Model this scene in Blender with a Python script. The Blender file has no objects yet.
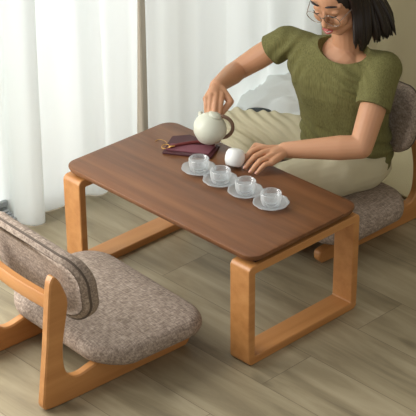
import bpy, bmesh, math, random
from mathutils import Vector, Matrix, noise
random.seed(7)
V = Vector
SC = bpy.context.scene
COL = SC.collection
PI = math.pi

# ---------------------------------------------------------------- camera numbers
CAM = V((3.1178, -2.9858, 2.6091)); YAW, PITCH, ROLL, FPX = 2.37789, 0.49632, -0.00826, 1647.83
_f = V((math.cos(PITCH)*math.cos(YAW), math.cos(PITCH)*math.sin(YAW), -math.sin(PITCH)))
_r = V((math.sin(YAW), -math.cos(YAW), 0)); _u = _r.cross(_f)
_R = _r*math.cos(ROLL)+_u*math.sin(ROLL); _U = _u*math.cos(ROLL)-_r*math.sin(ROLL)
def at(x, y, z):            # the point of the place at height z seen at picture point x, y
    d = _f+_R*((x-208)/FPX)+_U*((208-y)/FPX)
    return CAM+d*((z-CAM.z)/d.z)

# ---------------------------------------------------------------- helpers
def lin(c):
    return tuple((v/255/12.92 if v/255 <= .04045 else ((v/255+.055)/1.055)**2.4) for v in c)+(1,)
def mat(name, col, rough=.5, **kw):
    m = bpy.data.materials.new(name); m.use_nodes = True
    b = m.node_tree.nodes['Principled BSDF']
    b.inputs['Base Color'].default_value = lin(col); b.inputs['Roughness'].default_value = rough
    for k, v in kw.items():
        b.inputs[k.replace('_', ' ')].default_value = v
    return m
class N:
    def __init__(s, m): s.t = m.node_tree; s.b = s.t.nodes['Principled BSDF']
    def n(s, typ, **kw):
        x = s.t.nodes.new(typ)
        for k, v in kw.items():
            if k in x.inputs: x.inputs[k].default_value = v
            else: setattr(x, k, v)
        return x
    def l(s, a, b): s.t.links.new(a, b)
    def coords(s, scale=(1, 1, 1), loc=(0, 0, 0), rot=(0, 0, 0), kind='Object'):
        c = s.n('ShaderNodeTexCoord'); mp = s.n('ShaderNodeMapping')
        mp.inputs['Scale'].default_value = scale; mp.inputs['Location'].default_value = loc; mp.inputs['Rotation'].default_value = rot
        s.l(c.outputs[kind], mp.inputs[0]); return mp.outputs[0]
    def ramp(s, src, stops):
        r = s.n('ShaderNodeValToRGB'); e = r.color_ramp.elements
        while len(e) < len(stops): e.new(.5)
        for i, (p, c) in enumerate(stops): e[i].position = p; e[i].color = lin(c)
        s.l(src, r.inputs[0]); return r.outputs[0]
    def bump(s, src, strength=.3, dist=.002):
        b = s.n('ShaderNodeBump'); b.inputs['Strength'].default_value = strength; b.inputs['Distance'].default_value = dist
        s.l(src, b.inputs['Height']); s.l(b.outputs[0], s.b.inputs['Normal'])
def wood(name, stops, axis=0, scale=1., rough=.42, fine=1.):
    m = mat(name, stops[1][1], rough); q = N(m)
    sc = [26*scale]*3; sc[axis] = 1.6*scale
    no = q.n('ShaderNodeTexNoise', Scale=1.0, Detail=6.0, Roughness=.6); q.l(q.coords(sc), no.inputs['Vector'])
    q.l(q.ramp(no.outputs[0], stops), q.b.inputs['Base Color'])
    sc2 = [220]*3; sc2[axis] = 8
    n2 = q.n('ShaderNodeTexNoise', Scale=1.0, Detail=3.0); q.l(q.coords(sc2), n2.inputs['Vector'])
    q.bump(n2.outputs[0], .12*fine, .001)
    return m
BEECH = [(.30, (176, 119, 65)), (.5, (189, 132, 76)), (.72, (200, 144, 87))]
M = {}
M['beech_y'] = wood('beech_along_y', BEECH, 1)
M['beech_x'] = wood('beech_along_x', BEECH, 0)
M['beech_z'] = wood('beech_along_z', BEECH, 2)
M['walnut'] = wood('walnut_veneer', [(.25, (86, 53, 29)), (.5, (115, 73, 43)), (.75, (136, 91, 56))], 0, .9, .38)
M['dark'] = mat('dark_spacer', (58, 36, 24), .6)

def fabric(name, c1, c2, c3, cross=260):
    m = mat(name, c2, .95); q = N(m)
    a = q.n('ShaderNodeTexNoise', Scale=1.0, Detail=5.0, Roughness=.7); q.l(q.coords((cross, cross*.2, cross*.6)), a.inputs['Vector'])
    b = q.n('ShaderNodeTexNoise', Scale=1.0, Detail=5.0, Roughness=.7); q.l(q.coords((cross*.2, cross, cross*.6)), b.inputs['Vector'])
    mx = q.n('ShaderNodeMath', operation='ADD'); q.l(a.outputs[0], mx.inputs[0]); q.l(b.outputs[0], mx.inputs[1])
    h = q.n('ShaderNodeMath', operation='MULTIPLY'); h.inputs[1].default_value = .5; q.l(mx.outputs[0], h.inputs[0])
    q.l(q.ramp(h.outputs[0], [(.38, c1), (.5, c2), (.62, c3)]), q.b.inputs['Base Color'])
    q.bump(h.outputs[0], .5, .002)
    return m
M['tweed'] = fabric('taupe_tweed', (112, 98, 86), (147, 131, 117), (184, 169, 154), 230)
M['piping'] = mat('dark_piping', (92, 80, 70), .9)
M['shirt'] = mat('olive_rib_knit', (112, 110, 62), .9); q = N(M['shirt'])
nz = q.n('ShaderNodeTexNoise', Scale=1.0, Detail=3.0); q.l(q.coords((330, 330, 12)), nz.inputs['Vector']); q.bump(nz.outputs[0], .5, .002)
q.l(q.ramp(nz.outputs[0], [(.3, (94, 91, 50)), (.5, (110, 107, 61)), (.7, (122, 119, 70))]), q.b.inputs['Base Color'])
M['trousers'] = mat('cream_cotton', (204, 196, 166), .9); q = N(M['trousers'])
nz = q.n('ShaderNodeTexNoise', Scale=400.0, Detail=3.0); q.l(q.coords(), nz.inputs['Vector']); q.bump(nz.outputs[0], .3, .001)
M['skin'] = mat('skin', (202, 150, 114), .5); M['skin'].node_tree.nodes['Principled BSDF'].inputs['Subsurface Weight'].default_value = .12
M['skin'].node_tree.nodes['Principled BSDF'].inputs['Subsurface Radius'].default_value = (.012, .005, .003)
M['lip'] = mat('lips', (176, 84, 78), .4)
M['nail'] = mat('nails', (222, 172, 150), .3)
M['hair'] = mat('dark_hair', (30, 22, 20), .38)
M['lash'] = mat('lashes', (32, 24, 22), .6)
M['eyewhite'] = mat('eye_white', (225, 220, 214), .3)
M['teeth'] = mat('teeth', (232, 226, 216), .3)
M['specs'] = mat('spectacle_wire', (170, 160, 150), .25, Metallic=.9)
M['lens'] = mat('lens_glass', (255, 255, 255), .02, Transmission_Weight=1.0, IOR=1.05)
def thin_glass(name, lo, hi, col):
    m = bpy.data.materials.new(name); m.use_nodes = True; t = m.node_tree; t.nodes.clear(); nn = t.nodes.new
    o = nn('ShaderNodeOutputMaterial'); tr = nn('ShaderNodeBsdfTransparent'); df = nn('ShaderNodeBsdfDiffuse'); gl = nn('ShaderNodeBsdfGlossy'); tl = nn('ShaderNodeBsdfTranslucent')
    df.inputs[0].default_value = tl.inputs[0].default_value = lin(col); gl.inputs['Roughness'].default_value = .08; tr.inputs[0].default_value = (.97, .98, .98, 1)
    lw = nn('ShaderNodeLayerWeight'); lw.inputs[0].default_value = .35; mr = nn('ShaderNodeMapRange'); mr.inputs['To Min'].default_value = lo; mr.inputs['To Max'].default_value = hi
    t.links.new(lw.outputs['Facing'], mr.inputs[0])
    a = nn('ShaderNodeMixShader'); a.inputs[0].default_value = .45; t.links.new(df.outputs[0], a.inputs[1]); t.links.new(tl.outputs[0], a.inputs[2])
    b = nn('ShaderNodeMixShader'); b.inputs[0].default_value = .35; t.links.new(a.outputs[0], b.inputs[1]); t.links.new(gl.outputs[0], b.inputs[2])
    c = nn('ShaderNodeMixShader'); t.links.new(mr.outputs[0], c.inputs[0]); t.links.new(tr.outputs[0], c.inputs[1]); t.links.new(b.outputs[0], c.inputs[2])
    t.links.new(c.outputs[0], o.inputs[0]); return m
M['glass'] = thin_glass('clear_glass', .2, .95, (240, 244, 246))
M['glassy'] = thin_glass('frosted_glass', .36, .85, (232, 238, 242))
M['porcelain'] = mat('white_porcelain', (238, 238, 234), .3)
M['celadon'] = mat('pale_glaze', (214, 216, 198), .35)
M['handle'] = mat('brown_woven_cane', (122, 96, 78), .7)
M['maroon'] = mat('maroon_leather', (70, 24, 32), .5)
M['mauve'] = mat('mauve_cloth', (122, 70, 80), .7)
M['red'] = mat('red_brown_cloth', (112, 42, 40), .6)
M['gold'] = mat('brass', (205, 160, 90), .3, Metallic=.8)
M['white'] = mat('white_paint', (214, 216, 214), .5)
M['sill'] = mat('grey_aluminium', (176, 180, 182), .4, Metallic=.3)
M['wall'] = mat('beige_plaster', (176, 164, 134), .9)
M['mull'] = mat('taupe_window_frame', (150, 140, 124), .6)
M['softwhite'] = mat('white_cotton', (240, 244, 243), .95)
M['charcoal'] = mat('charcoal', (62, 68, 72), .7)
M['cream_patch'] = mat('cream_patch_mat', (206, 196, 160), 1.0); q = N(M['cream_patch'])
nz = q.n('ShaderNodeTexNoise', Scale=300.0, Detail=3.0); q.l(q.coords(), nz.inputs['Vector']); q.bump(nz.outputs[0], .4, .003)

# oak planks, boards running along X
fm = M['floor'] = mat('grey_oak_planks', (150, 134, 106), .45); q = N(fm)
co = q.coords((1, 1, 1), (.145+1.254+.627, .06+2.0, 0))
br = q.n('ShaderNodeTexBrick', offset=.5, squash=1.0)
for k, v in (('Scale', 1.), ('Mortar Size', .0009), ('Mortar Smooth', .1), ('Bias', 0.), ('Brick Width', 1.254), ('Row Height', .2)): br.inputs[k].default_value = v
br.inputs['Color1'].default_value = (0, 0, 0, 1); br.inputs['Color2'].default_value = (1, 1, 1, 1); br.inputs['Mortar'].default_value = (.5, .5, .5, 1)
q.l(co, br.inputs['Vector'])
ad = q.n('ShaderNodeVectorMath', operation='MULTIPLY_ADD'); q.l(br.outputs['Color'], ad.inputs[0]); ad.inputs[1].default_value = (7, 3, 5)
q.l(q.coords((1.6, 13, 1)), ad.inputs[2])
g1 = q.n('ShaderNodeTexNoise', Scale=1.0, Detail=8.0, Roughness=.62, Distortion=.6); q.l(ad.outputs[0], g1.inputs['Vector'])
base = q.ramp(g1.outputs[0], [(.28, (120, 109, 86)), (.5, (156, 144, 116)), (.72, (178, 166, 138))])
g2 = q.n('ShaderNodeTexNoise', Scale=1.0, Detail=2.0); q.l(q.coords((3.5, 9, 1), (3.1, 1.7, 0)), g2.inputs['Vector'])
kn = q.ramp(g2.outputs[0], [(.22, (120, 112, 100)), (.36, (255, 255, 255))])
mu = q.n('ShaderNodeMix', data_type='RGBA', blend_type='MULTIPLY'); mu.inputs[0].default_value = .6
q.l(base, mu.inputs[6]); q.l(kn, mu.inputs[7])
mm = q.n('ShaderNodeMix', data_type='RGBA'); q.l(br.outputs['Fac'], mm.inputs[0]); q.l(mu.outputs[2], mm.inputs[6]); mm.inputs[7].default_value = lin((110, 98, 78))
q.l(mm.outputs[2], q.b.inputs['Base Color'])
q.bump(g1.outputs[0], .15, .002)

# sheer curtain cloth: lets daylight through
def curtain_mat(name, col, tr):
    m = bpy.data.materials.new(name); m.use_nodes = True; t = m.node_tree; t.nodes.clear()
    o = t.nodes.new('ShaderNodeOutputMaterial'); a = t.nodes.new('ShaderNodeBsdfDiffuse'); b = t.nodes.new('ShaderNodeBsdfTranslucent'); x = t.nodes.new('ShaderNodeMixShader')
    a.inputs[0].default_value = lin(col); b.inputs[0].default_value = lin(col); x.inputs[0].default_value = tr
    t.links.new(a.outputs[0], x.inputs[1]); t.links.new(b.outputs[0], x.inputs[2]); t.links.new(x.outputs[0], o.inputs[0]); return m
M['sheer'] = curtain_mat('sheer_white', (246, 249, 248), .62)
M['linen'] = curtain_mat('beige_linen', (178, 166, 134), .1)
def clear_pane(name):
    m = bpy.data.materials.new(name); m.use_nodes = True; t = m.node_tree; t.nodes.clear(); nn = t.nodes.new
    o = nn('ShaderNodeOutputMaterial'); tr = nn('ShaderNodeBsdfTransparent'); gl = nn('ShaderNodeBsdfGlossy'); gl.inputs['Roughness'].default_value = .02
    c = nn('ShaderNodeMixShader'); c.inputs[0].default_value = .05
    t.links.new(tr.outputs[0], c.inputs[1]); t.links.new(gl.outputs[0], c.inputs[2]); t.links.new(c.outputs[0], o.inputs[0]); return m
M['pane'] = clear_pane('window_glass'); M['lens'] = clear_pane('lens_glass')

def obj(name, bm, m=None, parent=None, smooth=True, angle=None):
    me = bpy.data.meshes.new(name)
    if isinstance(bm, bpy.types.Mesh): me = bm; me.name = name
    else: bmesh.ops.recalc_face_normals(bm, faces=bm.faces); bm.to_mesh(me); bm.free()
    if smooth:
        for p in me.polygons: p.use_smooth = True
        if angle: me.set_sharp_from_angle(angle=math.radians(angle))
    if m:
        me.materials.clear(); me.materials.append(M[m])
    o = bpy.data.objects.new(name, me); COL.objects.link(o)
    if parent: o.parent = parent
    return o
def tag(o, label, cat, group=None, kind=None):
    if label: o['label'] = label
    if cat: o['category'] = cat
    if group: o['group'] = group
    if kind: o['kind'] = kind
    return o
def empty(name, loc=(0, 0, 0), rz=0):
    o = bpy.data.objects.new(name, None); COL.objects.link(o); o.location = loc; o.rotation_euler = (0, 0, rz); o.empty_display_size = .05; return o
def localize(o):            # child built in world coordinates under a placed Empty
    o.matrix_parent_inverse = (Matrix.Translation(o.parent.location) @ Matrix.Rotation(o.parent.rotation_euler.z, 4, 'Z')).inverted(); return o
def struct(o): o['kind'] = 'structure'; return o
def box(x0, x1, y0, y1, z0, z1, bev=0, seg=2, bm=None):
    b = bmesh.new(); bmesh.ops.create_cube(b, size=1)
    for v in b.verts: v.co = V(((x0+x1)/2+v.co.x*(x1-x0), (y0+y1)/2+v.co.y*(y1-y0), (z0+z1)/2+v.co.z*(z1-z0)))
    if bev: bmesh.ops.bevel(b, geom=b.edges[:], offset=bev, segments=seg, profile=.5, affect='EDGES')
    if bm is None: return b
    merge(bm, b); return bm
def merge(bm, b):
    me = bpy.data.meshes.new('t'); b.to_mesh(me); b.free(); bm.from_mesh(me); bpy.data.meshes.remove(me)
def rings(bm, R, cap=True, closed=False):
    vs = [[bm.verts.new(p) for p in r] for r in R]; n = len(R[0])
    K = len(vs)
    for i in range(K if closed else K-1):
        a, b = vs[i], vs[(i+1) % K]
        for j in range(n): bm.faces.new((a[j], a[(j+1) % n], b[(j+1) % n], b[j]))
    if cap and not closed: bm.faces.new(vs[0][::-1]); bm.faces.new(vs[-1])
    return bm
def tube(pts, rad, n=10, bm=None, closed=False):
    bm = bm or bmesh.new(); pts = [V(p) for p in pts]; K = len(pts); R = []
    nrm = None
    for i, p in enumerate(pts):
        if closed: t = pts[(i+1) % K]-pts[i-1]
        else: t = pts[min(i+1, K-1)]-pts[max(i-1, 0)]
        t.normalize()
        if nrm is None: nrm = t.orthogonal().normalized()
        else: nrm = (nrm-t*nrm.dot(t)).normalized()
        bi = t.cross(nrm); r = rad[i] if isinstance(rad, (list, tuple)) else rad
        R.append([p+(nrm*math.cos(a)+bi*math.sin(a))*r for a in (2*PI*k/n for k in range(n))])
    return rings(bm, R, True, closed)
def lathe(prof, n=40, c=(0, 0, 0), bm=None, f=None):
    bm = bm or bmesh.new(); R = []
    for r, z in prof:
        R.append([V(c)+V((r*(f(a, r) if f else 1)*math.cos(a), r*(f(a, r) if f else 1)*math.sin(a), z)) for a in (2*PI*k/n for k in range(n))])
    return rings(bm, R, True)
def spline(P, n=8):
    P = [V(p) for p in P]; out = []
    for i in range(len(P)-1):
        a = P[max(i-1, 0)]; b = P[i]; c = P[i+1]; d = P[min(i+2, len(P)-1)]
        for k in range(n):
            t = k/n
            out.append(.5*((2*b)+(c-a)*t+(2*a-5*b+4*c-d)*t*t+(3*b-a-3*c+d)*t**3))
    out.append(P[-1]); return out
def capsule(bm, a, ra, b, rb, n=20, squash=None):
    a, b = V(a), V(b); t = (b-a); L = t.length; t.normalize()
    if squash: s = V(squash[0]); s = (s-t*s.dot(t)).normalized(); k = squash[1]
    else: s = t.orthogonal().normalized(); k = 1
    q = t.cross(s); R = []
    st = [(-math.cos(x)*ra, math.sin(x)*ra) for x in (PI/2*j/5 for j in range(1, 6))]
    st += [(L*j/4, ra+(rb-ra)*j/4) for j in range(1, 4)]
    st += [(L+math.sin(x)*rb, math.cos(x)*rb) for x in (PI/2*j/5 for j in range(0, 5))]
    for d, r in st: R.append([a+t*d+(s*math.cos(w)*k+q*math.sin(w))*r for w in (2*PI*i/n for i in range(n))])
    return rings(bm, R)
def ellipsoid(bm, c, rad, X=(1, 0, 0), Z=(0, 0, 1), fn=None, nu=32, nv=20):
    Z = V(Z).normalized(); X = V(X); X = (X-Z*X.dot(Z)).normalized(); Y = Z.cross(X); R = []
    for j in range(1, nv):
        th = PI*j/nv; ring = []
        for i in range(nu):
            ph = 2*PI*i/nu; d = V((math.sin(th)*math.cos(ph), math.sin(th)*math.sin(ph), -math.cos(th)))
            p = V((d.x*rad[0], d.y*rad[1], d.z*rad[2]))
            if fn: p = fn(p, d)
            ring.append(V(c)+X*p.x+Y*p.y+Z*p.z)
        R.append(ring)
    return rings(bm, R)
def bake(o, mods):          # apply modifiers to o, keep it one mesh
    for typ, kw in mods:
        m = o.modifiers.new(typ, typ)
        for k, v in kw.items(): setattr(m, k, v)
    dg = bpy.context.evaluated_depsgraph_get(); dg.update()
    me = bpy.data.meshes.new_from_object(o.evaluated_get(dg)); mt = list(o.data.materials)
    o.modifiers.clear(); old = o.data; nm = old.name; o.data = me; bpy.data.meshes.remove(old); me.name = nm
    me.materials.clear()
    for x in mt: me.materials.append(x)
    for p in me.polygons: p.use_smooth = True
    return o
def fuse(name, bm, m, parent, vox=.003, sm=4, fac=.5, extra=()):
    o = obj(name, bm, m, parent)
    return bake(o, [('REMESH', dict(mode='VOXEL', voxel_size=vox)), ('SMOOTH', dict(iterations=sm, factor=fac))]+list(extra))

# ---------------------------------------------------------------- the room
struct(obj('floor', box(-1.6, 3.6, -3.6, 1.45, -.05, 0), 'floor', smooth=False))
struct(obj('wall_right', box(-.86, 3.6, 1.36, 1.45, 0, 2.7), 'wall', smooth=False))
bm = bmesh.new()
for a in ((-.9, -.8, -3.6, 1.45, 2.45, 2.7), (-.9, -.8, 1.3, 1.45, 0.0, 2.45), (-.9, -.8, -3.6, -3.4, 0.0, 2.45)): box(*a, bm=bm)
struct(obj('wall_window', bm, 'white', smooth=False))
w = struct(obj('window_1', box(-.87, -.83, -3.4, 1.3, 2.38, 2.45), 'mull', smooth=False))
bm = bmesh.new()
for y in (-3.37, -2.2, -.55, .53, 1.27): box(-.87, -.83, y-.05, y+.05, .06, 2.38, .004, 1, bm)
obj('mullion', bm, 'mull', w, smooth=False)
bm = box(-.9, -.80, -3.4, 1.3, 0, .03, .004, 1)
box(-.855, -.795, -3.4, 1.3, .03, .055, .004, 1, bm); 
for q_ in range(4): box(-.783+q_*.015, -.772+q_*.015, -3.4, -.165, 0, .030-.003*q_, .002, 1, bm)
obj('sill_track', bm, 'sill', w, smooth=False)
obj('pane', box(-.852, -.848, -3.4, 1.3, .05, 2.38), 'pane', w, smooth=False)

def curtain(name, y0, y1, folds, label, m='sheer', x=-.70, hem=.003, axis='x', top=2.3, seed=0, group=None, edge=0):
    """pleated cloth; folds: list of (centre, width, depth) standing out into the room"""
    n = int((y1-y0)/.006); Z = [hem, hem+.004, hem+.05, hem+.055]+[hem+.055+(top-hem-.055)*i/40 for i in range(1, 41)]
    bm = bmesh.new(); g = []
    for i in range(n+1):
        y = y0+(y1-y0)*i/n; row = []
        for z in Z:
            wd = .5+.5*math.exp(-z*.6); ye = y-edge*max(0, 1-z/1.1)*max(0, (y-y0)/(y1-y0))**8
            d = .012*math.sin(y*38+seed+.6*math.sin(y*7+seed))*(.5+.5*noise.noise(V((y*2, z*.4, seed))))
            for c, ww, dd in folds:
                cc = c+.008*math.sin(z*2+c*9); u = (y-cc)/(ww*(.8+.3*wd))
                d += dd*math.exp(-u**4)*(.7+.3*wd)
            d += .006*noise.noise(V((y*9, z*1.5, seed+4)))
            ye += 1.05*max(0, -d-.02)*(y < 0)
            row.append(bm.verts.new((x+d, ye, z) if axis == 'x' else (y, x-d, z)))
        g.append(row)
    for i in range(n):
        for j in range(len(Z)-1): bm.faces.new((g[i][j], g[i+1][j], g[i+1][j+1], g[i][j+1]))
    o = obj(name, bm, m)
    # doubled hem band along the foot
    bake(o, [('SOLIDIFY', dict(thickness=.0012, offset=0))])
    tag(o, label, 'curtain', group)
    return o
curtain('sheer_curtain', -.47, .389, [(-.122, .042, .068), (-.365, .190, -.095), (.16, .035, .030), (.30, .05, .015)],
        'white sheer curtain panel on the left, behind the near chair backrest', seed=1, x=-.715, edge=.045)
curtain('sheer_curtain', .385, 1.27, [(.47, .06, .02), (.70, .05, .025), (.93, .04, .02), (1.10, .06, .035)],
        'white sheer curtain panel on the right, behind the pouring arm', seed=5, x=-.705)
curtain('linen_curtain', -.62, 1.6, [(0.0, .1, .03), (-.35, .09, .03), (.35, .1, .03), (.8, .1, .03), (1.2, .1, .03)],
        'beige linen curtain hanging behind the seated person', 'linen', x=1.30, axis='y', seed=3)
# curtain rod
cr = obj('curtain_rod', tube([(-.70, -3.3, 2.33), (-.70, 1.28, 2.33)], .014), 'white'); tag(cr, 'white curtain rod above the sheer curtains', 'curtain rod')
cr = obj('curtain_rod', tube([(-.66, 1.30, 2.33), (1.7, 1.30, 2.33)], .014), 'white'); tag(cr, 'white curtain rod above the beige linen curtain', 'curtain rod')

# ---------------------------------------------------------------- tea table
HX, HY, HT = .405, .223, .352
t = empty('tea_table', (0, 0, 0)); tag(t, 'low tea table with dark walnut top on two orange-toned wooden loop frames', 'table')
def roundrect(hx, hy, r, n=8, z=0, c=(0, 0)):
    out = []
    for (sx, sy, a0) in ((1, 1, 0), (-1, 1, PI/2), (-1, -1, PI), (1, -1, 1.5*PI)):
        for k in range(n+1):
            a = a0+PI/2*k/n; out.append(V((c[0]+sx*(hx-r)+r*math.cos(a), c[1]+sy*(hy-r)+r*math.sin(a), z)))
    return out
R = [roundrect(HX-i, HY-i, .045-i, z=z) for i, z in ((.012, HT-.020), (.006, HT-.018), (.001, HT-.008), (0, HT-.004), (.001, HT-.001), (.004, HT))]
obj('table_top', rings(bmesh.new(), R), 'walnut', t, angle=40)
B, TK = .0765, .0252
def loop_profile(y0, y1, z0, z1, r, n=8):
    out = []
    for (cy, cz, a0) in ((y1-r, z1-r, 0), (y0+r, z1-r, PI/2), (y0+r, z0+r, PI), (y1-r, z0+r, 1.5*PI)):
        for k in range(n+1):
            a = a0+PI/2*k/n; out.append((cy+r*math.cos(a), cz+r*math.sin(a)))
    return out
for s in (-1, 1):
    xa, xb = (s*.399, s*(.399-B)); x0, x1 = min(xa, xb), max(xa, xb)
    yo, zo = .228, .321
    bm = bmesh.new(); R = []; e = .0025
    out = loop_profile(-yo, yo, 0, zo, .016); inn = loop_profile(-yo+TK, yo-TK, TK, zo-TK, .005)
    o2 = loop_profile(-yo+e, yo-e, e, zo-e, .014); i2 = loop_profile(-yo+TK-e, yo-TK+e, TK-e, zo-TK+e, .006)
    for pr, x in ((o2, x0), (out, x0+e), (out, x1-e), (o2, x1), (i2, x1), (inn, x1-e), (inn, x0+e), (i2, x0)):
        R.append([V((x, p[0], p[1])) for p in pr])
    rings(bm, R, closed=True)
    fo = obj('leg_frame', bm, 'beech_y', t, angle=22)
    sp = obj('spacer', box(x0+.015, x1-.015, -.19, .19, zo-.001, HT-.0195, .002, 1), 'dark', t, smooth=False)
sp['label'] = 'dark spacer strip under the tabletop'

# ---------------------------------------------------------------- floor chairs
def board(prof, x0, x1, e=.004):
    """flat board of outline prof (y, z), thickness x0..x1, softened edges"""
    bm = bmesh.new(); n = len(prof); P = [V((0, a, b)) for a, b in prof]
    inset = []
    for i in range(n):
        tt = (P[(i+1) % n]-P[i-1]).normalized(); inset.append(P[i]+V((0, -tt.z, tt.y))*e)
    rings(bm, [[V((x, p.y, p.z)) for p in r] for r, x in ((inset, x0), (P, x0+e), (P, x1-e), (inset, x1))], cap=False)
    vs = bm.verts[:]
    for k in (0, 3):
        ed = []
        for i in range(n):
            ed.append(bm.edges.get((vs[k*n+i], vs[k*n+(i+1) % n])))
        bmesh.ops.triangle_fill(bm, edges=ed, use_beauty=True)
    return bm
def sm2(P, n=5):            # closed smooth outline, doubled points stay sharper
    out = []; K = len(P)
    for i in range(K):
        a, b, c, d = (V((0,)+P[j % K]) for j in (i-1, i, i+1, i+2))
        for k in range(n):
            u = k/n; q = .5*((2*b)+(c-a)*u+(2*a-5*b+4*c-d)*u*u+(3*b-a-3*c+d)*u**3); out.append((q.y, q.z))
    return out
SIDE = [(-.285, .004), (-.20, 0), (0, 0), (.18, 0), (.205, .004), (.217, .018), (.218, .036), (.207, .047), (.16, .052), (.05, .068), (-.085, .086), (-.135, .078), (-.178, .070), (-.208, .080), (-.226, .115),
        (-.226, .19), (-.210, .27), (-.204, .32), (-.222, .375), (-.240, .402), (-.253, .397), (-.262, .36), (-.280, .20), (-.300, .05), (-.302, .018)]
def slab(hx, hy, th, r, dome=.012, z=0, waterfall=0, n=44):
    """upholstered pad: round-cornered, soft-edged slab with a domed top (u, v, height)"""
    bm = bmesh.new(); R = []
    prof = [(-.55, 0), (-.30, 0.0), (0, .02), (0, 0), ]
    steps = [(0.75, 0), (.95, .0)] 
    lay = []
    hr = th*.48
    lay += [(hr*1.6, 0.0), (hr*.8, .0)]
    for k in range(0, 9):
        a = -PI/2+PI*k/8; lay.append((hr*.9-hr*.9*math.cos(a), th/2+th/2*math.sin(a)))
    for f in (.25, .45, .65, .8, .92): lay.append((hr+f*min(hx, hy)*.95-hr*0, th+dome*(1-(1-f)**2)))
    for ins, h in lay:
        rr = max(r-ins, .012); R.append(roundrect(max(hx-ins, .013), max(hy-ins, .013), rr, n=10, z=z+h))
    rings(bm, R); return bm
def chair():
    c = empty('floor_chair')
    for s in (-1, 1):
        x = s*.164; sf = obj('side_frame', board(sm2(SIDE), x-.014, x+.014), 'beech_y', c, angle=30)
    # bent crossbar behind the backrest
    P = [V((x, -.232-.012*math.cos(x/.177*PI/2)+.004, .306)) for x in [-.177+.354*i/16 for i in range(17)]]
    R = [[p+V((0, a, b)) for a, b in ((-.009, -.022), (.009, -.022), (.011, -.018), (.011, .018), (.009, .022), (-.009, .022), (-.011, .018), (-.011, -.018))] for p in P]
    obj('crossbar', rings(bmesh.new(), R), 'beech_x', c, angle=40)
    obj('seat_rail', box(-.152, .152, .10, .15, .062, .082, .003, 1), 'beech_x', c, smooth=False)
    obj('seat_rail', box(-.152, .152, -.10, -.08, .070, .084, .003, 1), 'beech_x', c, smooth=False)
    bm = slab(.276, .190, .060, .100, .012)
    for v in bm.verts:
        v.co.y += .043; v.co.z += .086
        y = v.co.y; v.co.z += -.012*max(0, (y-.12)/.11)**2+.003*(y/.2)
        v.co.x *= 1-.20*max(0, -(y-.038)/.19)**2.2
        v.co += V((0, 0, .003))*noise.noise(v.co*14)
    obj('seat', bm, 'tweed', c)
    bm = slab(.222, .108, .050, .080, .006)
    for v in bm.verts:          # stand it up: (x, y, z) -> (x, depth, height)
        x, y, z = v.co; v.co = V((x, z, y))
        v.co.y += -.187-.05+.045*(x/.25)**2+.03
        v.co = V((v.co.x, v.co.y-.16*(v.co.z), v.co.z+.332))
        v.co.x *= 1-.08*max(0, -(v.co.z-.332)/.11)
    b = obj('backrest', bm, 'tweed', c)
    ring = roundrect(.222-.003, .108-.003, .077, n=10)
    P = [V((p.x*(1-.08*max(0, -p.y/.11)), -.205+.010+.045*(p.x/.25)**2-.16*p.y, .332+p.y)) for p in ring]
    obj('piping', tube(P, .0035, 6, closed=True), 'piping', b)
    return c
def ctree(o, parent=None):
    c = o.copy(); COL.objects.link(c)
    if parent: c.parent = parent
    for ch in list(o.children): ctree(ch, c)
    return c
ch = chair(); G = 'floor chairs at the tea table'
ch.location = (.004, -.468, 0); ch.rotation_euler.z = -.05
c2 = ctree(ch); c2.location = (-.016, .559, 0); c2.rotation_euler.z = PI-.045
tag(ch, 'empty legless chair in taupe tweed with bent wood sides, in the foreground on the left', 'chair', G)
tag(c2, 'legless tweed floor chair that the person is sitting on', 'chair', G)

for k_ in c2.children:
    if k_.name.startswith('backrest'): k_.location = (0, -.006, .034)
# ---------------------------------------------------------------- glass cups on saucers
cup_pos = [at(199, 171.5, HT), at(220.5, 183, HT), at(245.5, 194, HT), at(271, 206, HT)]
names = ['leftmost of the four, beside the dark red pouch', 'second from the left, nearest below the white cup', 'third from the left, just in front of the resting hand', 'at the right-hand end of the row, nearest the table corner']
snames = ['the leftmost of four, beside the dark red pouch', 'second from the left of four', 'third from the left, in front of the resting hand', 'the rightmost of four, nearest the table corner']
def make_cup():
    bm = bmesh.new(); r = .0305; h = .039
    lathe([(.020, 0), (.025, .001), (r-.003, .006), (r-.001, .014), (r, h-.002), (r-.0012, h), (r-.0028, h-.002), (r-.0045, .016), (r-.010, .010), (.004, .008)], 48, bm=bm,
          f=lambda a, rr: 1+.012*math.cos(a*16)*(rr > .028))
    return obj('tea_cup', bm, 'glass')
def make_saucer():
    bm = bmesh.new(); fl = lambda a, rr: 1+(.045*abs(math.cos(a*4.5))-.02)*min(1, max(0, (rr-.03)/.02))
    lathe([(.024, 0), (.026, .0), (.028, .003), (.044, .008), (.0515, .0125), (.0525, .014), (.051, .0145), (.043, .0108), (.027, .006), (.004, .0055)], 72, bm=bm, f=fl)
    return obj('saucer', bm, 'glassy')
cup0 = sau0 = None
for i, p in enumerate(cup_pos):
    c = make_cup() if cup0 is None else cup0.copy(); s = make_saucer() if sau0 is None else sau0.copy()
    if cup0 is None: cup0, sau0 = c, s
    else: COL.objects.link(c); COL.objects.link(s)
    c.location = (p.x, p.y, HT+.0062); s.location = (p.x, p.y, HT+.0002); s.rotation_euler.z = i*.7; c.rotation_euler.z = i*.4
    tag(c, 'small clear glass tea cup, '+names[i], 'cup', 'glass tea cups in a row')
    tag(s, 'scalloped glass saucer, '+snames[i], 'saucer', 'scalloped glass saucers')

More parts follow.
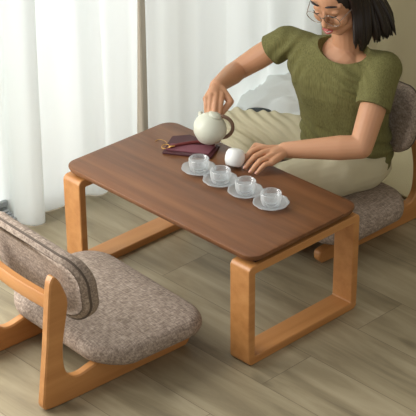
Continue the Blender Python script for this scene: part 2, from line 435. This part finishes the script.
# ---------------------------------------------------------------- white cup held by the left hand
wp = at(235, 158, .382); w_axis = (_R*.0+V((.55, -.55, .62))).normalized()
bm = bmesh.new()
prof = [(.004, -.026), (.017, -.0258), (.024, -.022), (.029, -.012), (.0305, 0), (.0295, .012), (.026, .021), (.0245, .0245), (.023, .024), (.0225, .018), (.020, .014), (.004, .013)]
lathe(prof, 40, bm=bm)
q_ = V((0, 0, 1)).rotation_difference(V((-.10, .35, 1)).normalized())
for v in bm.verts: v.co = q_ @ V((v.co.x, v.co.y, -v.co.z))
wc = obj('porcelain_cup', bm, 'porcelain'); wc.location = wp
zmin = min((v.co.z for v in wc.data.vertices)); wc.location.z = HT+.0005-zmin
tag(wc, 'small rounded white porcelain cup at the fingertips of the resting hand', 'cup')

# ---------------------------------------------------------------- teapot held in the air
tp = at(210.5, 127, .425)
t = empty('teapot', tp); tag(t, 'pale cream round teapot with a brown side handle, held up by the right hand', 'teapot')
ax = (V((.0, .0, 1))+_R*.36+V((.2, -.2, 0))*.2).normalized(); q_ = V((0, 0, 1)).rotation_difference(ax)
def T(bm, k=1.0):
    for v in bm.verts: v.co = q_ @ (v.co*k)
    return bm
bm = T(lathe([(.004, -.050), (.026, -.0495), (.032, -.044), (.046, -.028), (.0525, -.006), (.050, .010), (.042, .024), (.031, .035), (.022, .041), (.004, .042)], 40))
body = obj('pot_body', bm, 'celadon', t)
obj('lid', T(lathe([(.002, .040), (.021, .041), (.022, .045), (.015, .049), (.008, .0515), (.002, .052)], 32)), 'celadon', t)
sd = (-_R*.62+_f*.78); sd = (sd-ax*sd.dot(ax)).normalized()
obj('spout', tube([sd*.040+ax*(-.012), sd*.054+ax*(-.003), sd*.061+ax*.005, sd*.067+ax*.012], [.014, .010, .0075, .006], 14), 'celadon', t)
hp = []; hd = (_R*.95-_f*.1); hd = (hd-ax*hd.dot(ax)).normalized()
for k in range(17):
    a = math.radians(112-k*205/16); hp.append(hd*(.030+.036*math.cos(a)) + ax*(.012+.037*math.sin(a)))
obj('handle', tube(hp, .0058, 10), 'handle', t)['label'] = 'brown wrapped hoop handle'

# ---------------------------------------------------------------- maroon pouch
t = empty('pouch', at(190, 148, HT)); tag(t, 'dark red folded cloth pouch with a gold clasp lying on the table behind the cups', 'pouch')
def quad_slab(P, z0, z1, m, name, bev=.002, sag=0):
    bm = bmesh.new(); lo = [bm.verts.new(V((p.x, p.y, z0))) for p in P]; hi = [bm.verts.new(V((p.x, p.y, z1))) for p in P]
    n = len(P); bm.faces.new(lo[::-1]); bm.faces.new(hi)
    for i in range(n): bm.faces.new((lo[i], lo[(i+1) % n], hi[(i+1) % n], hi[i]))
    bmesh.ops.bevel(bm, geom=bm.edges[:], offset=bev, segments=3, affect='EDGES')
    return localize(obj(name, bm, m, t, angle=50))
PQ = lambda *L: [at(x, y, HT) for x, y in L]
quad_slab(PQ((162, 154), (172, 137.5), (190, 136), (220, 147.5), (211, 159.5)), HT+.0003, HT+.006, 'maroon', 'pouch_back')
quad_slab(PQ((165, 151.5), (171, 145.5), (216, 148), (208.5, 156.5)), HT+.0055, HT+.0085, 'mauve', 'front_panel', .001)['label'] = 'mauve cloth front panel'
pts = [at(170, 147, HT+.011), at(185, 143.5, HT+.012), at(200, 142, HT+.012), at(214, 144.5, HT+.011)]
localize(obj('rolled_flap', tube(spline(pts, 5), .0055, 12), 'red', t))
ringc = at(165.5, 146.5, HT+.008); 
localize(obj('clasp', tube([ringc+V((.012*math.cos(a), .012*math.sin(a), .002*math.sin(a))) for a in [2*PI*k/24 for k in range(24)]], .0014, 8, closed=True), 'gold', t))['label'] = 'gold ring clasp'
localize(obj('clasp_pin', tube([at(167, 148, HT+.010), at(171, 146.5, HT+.018), at(175, 146, HT+.018)], [.0015, .003, .002], 8), 'gold', t))
localize(obj('cord', tube(spline([at(155, 141, HT+.0015), at(159, 139.5, HT+.002), at(164, 140.5, HT+.006), at(167, 143, HT+.008)], 6), .001, 6), 'gold', t))

# ---------------------------------------------------------------- things at the back, by the curtain
def pillow(name, c, rad, X, Z, m, seed, wr=.012):
    bm = bmesh.new()
    def fn(p, d):
        e = 3.2; n_ = (abs(d.x)**e+abs(d.y)**e+abs(d.z)**2)**(1/e); p = V((d.x*rad[0], d.y*rad[1], d.z*rad[2]))/max(n_, .3)
        return p+d*wr*noise.noise(p*16+V((seed, 0, 0)))+d*wr*.5*noise.noise(V((p.x*40, p.y*8, p.z*8+seed)))
    ellipsoid(bm, c, rad, X, Z, fn, 64, 36); return obj(name, bm, m)
p = pillow('floor_cushion', (-.52, .945, .085), (.25, .17, .080), (.9, -.3, 0), (.0, -.10, 1), 'softwhite', 2, .030)
tag(p, 'soft white floor cushion lying against the curtain behind the pouring arm', 'cushion')
zz = min(v.co.z for v in p.data.vertices); p.location.z -= zz-.001

# added thin cream patch on the floor behind the occupied chair
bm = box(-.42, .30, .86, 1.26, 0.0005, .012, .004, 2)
r = obj('cream_patch', bm, 'cream_patch', smooth=False); tag(r, 'thin cream patch on the floor behind the occupied chair', 'cream_patch')

# ---------------------------------------------------------------- the person
PR = empty('person', (0, .64, 0)); tag(PR, 'person in olive short-sleeved top and cream trousers sitting cross-legged, pouring from a teapot', 'person')
hipL, hipR = V((.068, .645, .225)), V((-.085, .655, .225))
kneeL, kneeR = V((-.005, .375, .225)), at(236, 128, .215)
ankL, ankR = V((-.24, .46, .085)), V((-.12, .35, .060))
shL, shR = V((.170, .585, .597)), V((-.178, .515, .605))
S = (shL-shR).normalized()
elL = at(361, 147, .408); wrL = at(285, 150, .388)
elR = at(238, 70, .485); wrR = at(217, 86, .515)
neck0 = at(346, 48, .625)
chin = at(333.5, 37, .690)
F = V((.16, -.90, -.42)).normalized(); UH = V((-.22, -.10, .95))+_R*.26; UH = (UH-F*UH.dot(F)).normalized(); LH = UH.cross(F)   # LH: head's left
HC = chin-F*.072+UH*.100
def H(f, l, u): return HC+F*f+LH*l+UH*u

bm = bmesh.new()
# skull, jaw, nose, brow, cheeks
ellipsoid(bm, H(-.008, 0, .018), (.074, .088, .088), LH, UH)
ellipsoid(bm, H(.020, 0, -.030), (.060, .058, .070), LH, UH)
ellipsoid(bm, H(.048, 0, -.082), (.026, .022, .020), LH, UH)
capsule(bm, H(.030, .048, -.055), .020, H(.052, .012, -.084), .018); capsule(bm, H(.030, -.048, -.055), .020, H(.052, -.012, -.084), .018)
for s in (-1, 1):
    ellipsoid(bm, H(.056, s*.034, -.030), (.024, .020, .024), LH, UH)
    ellipsoid(bm, H(.066, s*.030, .008), (.016, .010, .010), LH, UH)        # eyelids
    capsule(bm, H(.070, s*.014, .024), .008, H(.058, s*.046, .026), .008)     # brow ridge
    ellipsoid(bm, H(-.008, s*.074, -.010), (.007, .016, .026), LH, UH)      # ear
capsule(bm, H(.076, 0, .010), .0065, H(.094, 0, -.030), .0095)
ellipsoid(bm, H(.086, .010, -.033), (.007, .008, .006), LH, UH); ellipsoid(bm, H(.086, -.010, -.033), (.007, .008, .006), LH, UH)
ellipsoid(bm, H(.066, 0, -.056), (.024, .016, .016), LH, UH)
# neck and chest
capsule(bm, H(-.022, 0, -.055), .046, neck0+V((0, .01, 0)), .050)
capsule(bm, neck0+V((0, .005, -.02)), .048, V((0, .565, .49)), .070, squash=(S, 1.4))
capsule(bm, shR+V((.03, 0, -.010)), .034, shL+V((-.03, 0, -.010)), .034)
capsule(bm, neck0+V((.0, -.012, -.022)), .045, V((.01, .528, .575)), .045, squash=(S, 1.7))
capsule(bm, V((0, .58, .46)), .08, V((0, .65, .24)), .10, squash=(S, 1.2))
# arms
def arm(a, b, c, r):
    capsule(bm, a, r[0], a.lerp(b, .55), r[1]); capsule(bm, a.lerp(b, .55), r[1], b, r[2])
    capsule(bm, b, r[2], b.lerp(c, .28), r[3]); capsule(bm, b.lerp(c, .28), r[3], c, r[4])
arm(shL, elL, wrL, (.040, .041, .036, .038, .0245))
arm(shR, elR, wrR, (.038, .039, .033, .034, .0235))
# legs inside the trousers, bare feet
for hp_, k, a in ((hipL, kneeL, ankL), (hipR, kneeR, ankR)):
    capsule(bm, hp_, .06, k, .040); capsule(bm, k, .040, a, .028)
for a, d in ((ankL, V((-.9, -.2, -.25))), (ankR, V((.8, -.35, -.2)))):
    d.normalize(); capsule(bm, a+V((0, 0, -.01)), .030, a+d*.13+V((0, 0, -.005)), .022, squash=((0, 0, 1), .8))
    capsule(bm, a-d*.03+V((0, 0, -.015)), .028, a, .03)
    for k in range(5): capsule(bm, a+d*.13+V((0, 0, .016-.008*k)), .010, a+d*(.165-.006*k)+V((0, 0, .018-.010*k)), .0085-.0008*k)
# left hand (resting): palm and five fingers
knL = [at(258.5, 148.5, .397), at(262.5, 153, .395), at(267, 158, .390), at(271.5, 163, .383)]
tipL = [at(242, 163, .3665), at(245.5, 167.5, .3625), at(251, 171.5, .362), at(257, 173, .362)]
pw = wrL
for i, k in enumerate(knL):
    st = pw.lerp(k, .22)+ (k-knL[1 if i < 2 else 2])*.25
    capsule(bm, st, .0125, k, .0105)
capsule(bm, wrL, .0245, knL[1].lerp(knL[2], .5).lerp(wrL, .45), .020, squash=((0, 0, 1), .72))
rr = [(.0102, .0092, .0072), (.0102, .0092, .0072), (.0097, .0088, .0070), (.0088, .0078, .0062)]
nails = []
def finger(k, tip, r, lift, bend=V((0, 0, 1))):
    a = k.lerp(tip, .44)+bend*lift; b = k.lerp(tip, .76)+bend*lift*.62
    capsule(bm, k, r[0], a, r[1], 14); capsule(bm, a, r[1], b, (r[1]+r[2])/2, 14); capsule(bm, b, (r[1]+r[2])/2, tip, r[2], 14)
    nails.append((b, tip, r[2], bend))
for i in range(4): finger(knL[i], tipL[i], rr[i], .010)
th0 = wrL.lerp(knL[0], .35)+V((-.005, .004, -.010)); th1 = at(256, 150, .372)+V((-.02, .02, 0)); th2 = at(247, 158, .366)+V((-.008, .010, 0))
capsule(bm, th0, .014, th1, .011, 14); capsule(bm, th1, .011, th2, .0085, 14)
# right hand: fingers pinch the top of the teapot handle
knR = [at(221.5, 95.5, .503), at(216, 94.5, .508), at(210.5, 96, .506), at(206, 99, .498)]
grip = tp-sd*.022+ax*.058
tipR = [at(219.5, 114.5, .462), at(214, 116.5, .460), at(209.5, 115, .458), at(206, 112.5, .462)]
for i, k in enumerate(knR):
    capsule(bm, wrR.lerp(k, .2)+(k-knR[1])*.2, .013, k, .0108)
capsule(bm, wrR, .0235, wrR.lerp(knR[1].lerp(knR[2], .5), .7), .021, squash=(_f, .75))
for i in range(4): finger(knR[i], tipR[i], rr[i], .007, (-_f*.8+V((0, 0, .3))).normalized())
a0 = wrR.lerp(knR[0], .3)+_R*.008; a1 = at(227, 103, .485)-V((.0, -.015, 0)); a2 = at(221, 114, .462)+_f*.012
capsule(bm, a0, .014, a1, .0115, 14); capsule(bm, a1, .0115, a2, .009, 14)
body = localize(fuse('body', bm, 'skin', PR, .0024, 5, .5))

# face details
bm = bmesh.new(); 
P = [H(.0875, -.019, -.055), H(.091, -.008, -.0515), H(.0925, 0, -.0530), H(.091, .008, -.0515), H(.0875, .019, -.055)]
tube(spline(P, 4), [.0014+.0028*math.sin(PI*k/16) for k in range(17)], 8, bm)
P = [H(.087, -.018, -.0565), H(.090, -.008, -.0625), H(.091, 0, -.0645), H(.090, .008, -.0625), H(.087, .018, -.0565)]
tube(spline(P, 4), [.0014+.0034*math.sin(PI*k/16) for k in range(17)], 8, bm)
localize(obj('lips', bm, 'lip', PR))
bm = bmesh.new()
tube(spline([H(.0885, -.014, -.0568), H(.0915, 0, -.0588), H(.0885, .014, -.0568)], 5), [.0006+.0022*math.sin(PI*k/10) for k in range(11)], 8, bm)
localize(obj('teeth', bm, 'teeth', PR))
for s in (-1, 1):
    localize(obj('eyebrow', tube(spline([H(.0815, s*.012, .033), H(.081, s*.028, .038), H(.069, s*.046, .033)], 5), [.0012+.0022*math.sin(PI*(k+1)/12) for k in range(11)], 8), 'lash', PR))
    localize(obj('eyelashes', tube(spline([H(.081, s*.017, .003), H(.0835, s*.030, -.001), H(.074, s*.043, .002)], 5), [.0008+.0012*math.sin(PI*k/10) for k in range(11)], 8), 'lash', PR))
# finger nails
for b, tip, r, bend in nails:
    d = (tip-b).normalized(); n_ = (bend-d*bend.dot(d)).normalized(); bm = bmesh.new()
    ellipsoid(bm, tip+n_*r*.72+d*r*.1, (r*.62, r*.95, r*.30), d.cross(n_), n_, None, 12, 8)
    nl = obj('fingernail', bm, 'nail', body); nl.matrix_parent_inverse = body.matrix_parent_inverse.copy(); nl.matrix_parent_inverse = Matrix.Identity(4)

# glasses
g = localize(empty('glasses')) if False else None
bm = bmesh.new()
ctr = []
for s in (-1, 1):
    c = H(.093, s*.032, -.006); ctr.append(c)
    nx = (LH*1.0-F*.10*s).normalized(); ny = (UH+F*.12).normalized()
    tube([c+nx*.0262*math.cos(a)+ny*.0235*math.sin(a) for a in [2*PI*k/32 for k in range(32)]], .0011, 6, bm, closed=True)
    tube(spline([c+nx*s*.0262+ny*.004, H(.066, s*.066, .002), H(.0, s*.083, .008), H(-.03, s*.084, -.010)], 5), .0011, 6, bm)
tube(spline([ctr[0]+LH*.0215*1+UH*.006, H(.099, 0, .003), ctr[1]-LH*.0215+UH*.006], 5), .0012, 6, bm)
gl = localize(obj('glasses', bm, 'specs', PR)); gl['label'] = 'thin wire-framed round glasses'
for s in (-1, 1):
    c = H(.093, s*.032, -.006); nx = (LH*1.0-F*.10*s).normalized(); ny = (UH+F*.12).normalized(); nn = nx.cross(ny)
    bm = bmesh.new(); rings(bm, [[c+nn*o_+nx*.0255*math.cos(a)+ny*.0228*math.sin(a) for a in [2*PI*k/32 for k in range(32)]] for o_ in (-.0004, .0004)])
    l_ = obj('lens', bm, 'lens', gl, smooth=False); l_.matrix_parent_inverse = gl.matrix_parent_inverse.copy(); l_.matrix_parent_inverse = Matrix.Translation((0, 0, 0))

# hair: cap plus falling locks
bm = bmesh.new()
ellipsoid(bm, H(-.020, 0, .026), (.084, .094, .092), LH, UH)
ellipsoid(bm, H(-.050, 0, -.02), (.072, .055, .075), LH, UH)
def strand(th, tip, r0=.010, mid=None):
    pass
rnd = random.Random(3)
down = V((0, 0, -1))
for k in range(210):
    a = rnd.uniform(-.62, .97)              # -1 .. 1 around from right temple over the back to left temple
    ang = a*(2.30 if a > 0 else 2.15)                            # 0 = back of head
    side = math.sin(ang); back = math.cos(ang)
    top = H(.012-.0*back, .012*side, .116)
    dirv = (-F*back+LH*side)
    mid1 = H(-.02, 0, .03)+dirv*.088+UH*.045
    mid2 = H(-.02, 0, -.01)+dirv*rnd.uniform(.080, .097)
    L = rnd.uniform(.140, .160)*(1+.16*max(0, back))
    if abs(a) > .86: L *= .85
    tip = mid2+down*L*.92+dirv*rnd.uniform(-.004, .020)+V((.052, .050, 0))*max(0, back)**.5 if back > 0 else mid2+down*L*.92+dirv*.006
    tip += -F*.01
    P = spline([top, mid1, mid2, mid2.lerp(tip, .55)+dirv*.006, tip], 4); n_ = len(P)
    tube(P, [.004+.007*math.sin(PI*(i+.6)/(n_+.4))**.6 for i in range(n_-2)]+[.004, .0015], 6, bm)
localize(obj('hair', bm, 'hair', PR))

# top
def loft(bm, L, n=48, pw=2.3):
    R = []
    for c, s, hw, hf, hb in L:
        c = V(c); s = V(s).normalized(); up = V((0, 0, 1)); fr = s.cross(up).normalized()
        ring = []
        for k in range(n):
            a = 2*PI*k/n; ca, sa = math.cos(a), math.sin(a)
            x = math.copysign(abs(ca)**(2/pw), ca)*hw; y = math.copysign(abs(sa)**(2/pw), sa)*(hf if sa > 0 else hb)
            ring.append(c+s*x+fr*y)
        R.append(ring)
    return rings(bm, R)
bm = bmesh.new(); S0 = V((1, .10, 0)); S1 = V((1, .2, 0))
loft(bm, [((-.014, .645, .195), S0, .143, .112, .112), ((-.014, .642, .24), S0, .150, .120, .120), ((-.012, .628, .30), S0, .154, .114, .108), ((-.006, .61, .36), S0, .150, .106, .098),
          ((.004, .592, .42), S1, .150, .106, .092), ((.002, .575, .48), S1, .156, .112, .090), ((0, .563, .53), S1, .162, .106, .086), ((0, .556, .575), S1, .162, .090, .080),
          ((0, .552, .610), S1, .145, .070, .066), ((.012, .550, .638), S1, .105, .056, .052), ((.02, .550, .652), S1, .070, .045, .045)])
capsule(bm, shR+S*.11+V((0, 0, -.004)), .046, shR+V((0, 0, -.004)), .052); capsule(bm, shL-S*.11+V((0, 0, -.004)), .046, shL+V((0, 0, -.004)), .054)
capsule(bm, shL+V((-.004, 0, -.004)), .056, shL.lerp(elL, .56), .055); capsule(bm, shR+V((.004, 0, -.004)), .053, shR.lerp(elR, .40), .051)
capsule(bm, V((.050, .522, .500)), .048, V((.045, .528, .46)), .048); capsule(bm, V((-.06, .508, .500)), .048, V((-.055, .516, .46)), .048)
o = obj('shirt', bm, 'shirt', PR); bake(o, [('REMESH', dict(mode='VOXEL', voxel_size=.004)), ('SMOOTH', dict(iterations=10, factor=.5))])
# folds
def drape(me, f):
    nn = [v.normal.copy() for v in me.vertices]
    for v, n_ in zip(me.vertices, nn): v.co += n_*f(v.co, n_)
drape(o.data, lambda p, n_: 0.0065*math.sin(p.z*120+p.x*45+5*noise.noise(p*9))*max(0, 1-abs(p.z-.29)/.09) + .003*noise.noise(V((p.x*20, p.y*20, p.z*7)))
      + .006*math.sin((p.x*.6+p.z)*150+3*noise.noise(p*11))*max(0, 1-(p-V((.11, .50, .56))).length/.10) + .006*math.sin((-p.x*.9+p.z*.5)*150+3*noise.noise(p*11))*max(0, 1-(p-V((-.12, .47, .57))).length/.10))
def cutter(kind):
    bm = bmesh.new(); return bm
bmc = bmesh.new()
ellipsoid(bmc, neck0+V((.018, -.030, .024)), (.086, .066, .052), S, (0.1, -.25, 1)); c1 = obj('cut', bmc)
capsule(bmc := bmesh.new(), neck0+V((0, 0, .0)), .052, neck0+V((0, 0, .1)), .06); c4 = obj('cut', bmc)
def endcut(a, b, f, dz=0):
    d = (b-a).normalized(); p = a.lerp(b, f); bmx = bmesh.new(); s = d.orthogonal().normalized()
    R = [[p+d*h+(s*math.cos(w)+d.cross(s)*math.sin(w))*.085 for w in (2*PI*k/24 for k in range(24))] for h in (0, .09)]
    rings(bmx, R); return obj('cut', bmx)
c2_ = endcut(shL, elL, .50); c3_ = endcut(shR, elR, .30)
for c_ in (c1, c4, c2_, c3_): c_.parent = PR
bake(o, [('BOOLEAN', dict(operation='DIFFERENCE', solver='EXACT', object=c_)) for c_ in (c1, c4, c2_, c3_)])
for c_ in (c1, c4, c2_, c3_): bpy.data.objects.remove(c_)
o.data.set_sharp_from_angle(angle=math.radians(50)); localize(o)
# trousers
bm = bmesh.new()
loft(bm, [((0, .66, .150), S0, .105, .105, .09), ((0, .655, .18), S0, .124, .120, .110), ((0, .65, .23), S0, .122, .108, .106), ((0, .64, .27), S0, .110, .095, .098)])
capsule(bm, hipL+V((-.01, -.02, -.005)), .088, hipL.lerp(kneeL, .5)+V((.024, 0, .008)), .088); capsule(bm, hipL.lerp(kneeL, .5)+V((.024, 0, .008)), .088, kneeL, .066)
capsule(bm, kneeL, .066, ankL, .048)
capsule(bm, hipR, .088, kneeR, .064); capsule(bm, kneeR, .064, ankR, .050)
o = obj('trousers', bm, 'trousers', PR); bake(o, [('REMESH', dict(mode='VOXEL', voxel_size=.0045)), ('SMOOTH', dict(iterations=8, factor=.5))])
drape(o.data, lambda p, n_: .006*noise.noise(p*13) + .0065*math.sin((p.x*.35+p.y*.8+p.z*.9)*190+4*noise.noise(p*7))*max(0, 1-(p-kneeR).length/.30)
      + .005*math.sin((p.x-p.y*.3)*120+3*noise.noise(p*9))*max(0, 1-(p-V((.09, .55, .28))).length/.16))
localize(o)

# dark flat thing on the cushion
sl = at(259, 111, .172)
bm = bmesh.new(); ellipsoid(bm, (0, 0, 0), (.045, .020, .010), (.8, .6, 0), (0, 0, 1), None, 24, 12)
o = obj('eyeglass_case', bm, 'charcoal'); o.location = sl; o.name = 'dark_cloth'
tag(o, 'small dark grey folded cloth on the white cushion, behind the person\'s knee', 'cloth')

# ---------------------------------------------------------------- daylight and an added key lamp
def area(name, loc, rot, sx, sy, e, col):
    l = bpy.data.lights.new(name, 'AREA'); l.shape = 'RECTANGLE'; l.size = sx; l.size_y = sy; l.energy = e; l.color = col
    o = bpy.data.objects.new(name, l); COL.objects.link(o); o.location = loc; o.rotation_euler = rot; return o
area('window_daylight', (-1.5, -.9, 1.3), (0, -PI/2, 0), 2.6, 4.8, 88, (1, .99, .985))
area('added_key_light', (-.95, -1.32, 1.30), (0, -PI/2+.35, .15), 1.9, 1.6, 62, (1, .985, .95))  # added out-of-view lamp, strengthens the key from the window side
w = bpy.data.worlds.new('world'); SC.world = w; w.use_nodes = True
w.node_tree.nodes['Background'].inputs[0].default_value = (1, .97, .93, 1); w.node_tree.nodes['Background'].inputs[1].default_value = .55

# ---------------------------------------------------------------- camera
cd = bpy.data.cameras.new('camera'); co_ = bpy.data.objects.new('camera', cd); COL.objects.link(co_)
cd.sensor_width = 36; cd.sensor_fit = 'HORIZONTAL'; cd.lens = FPX/416*36
co_.matrix_world = Matrix(((_R.x, _U.x, -_f.x, CAM.x), (_R.y, _U.y, -_f.y, CAM.y), (_R.z, _U.z, -_f.z, CAM.z), (0, 0, 0, 1)))
SC.camera = co_
vs = SC.view_settings; vs.view_transform = 'Standard'; vs.look = 'None'; vs.exposure = 0; vs.gamma = 1; vs.use_curve_mapping = False
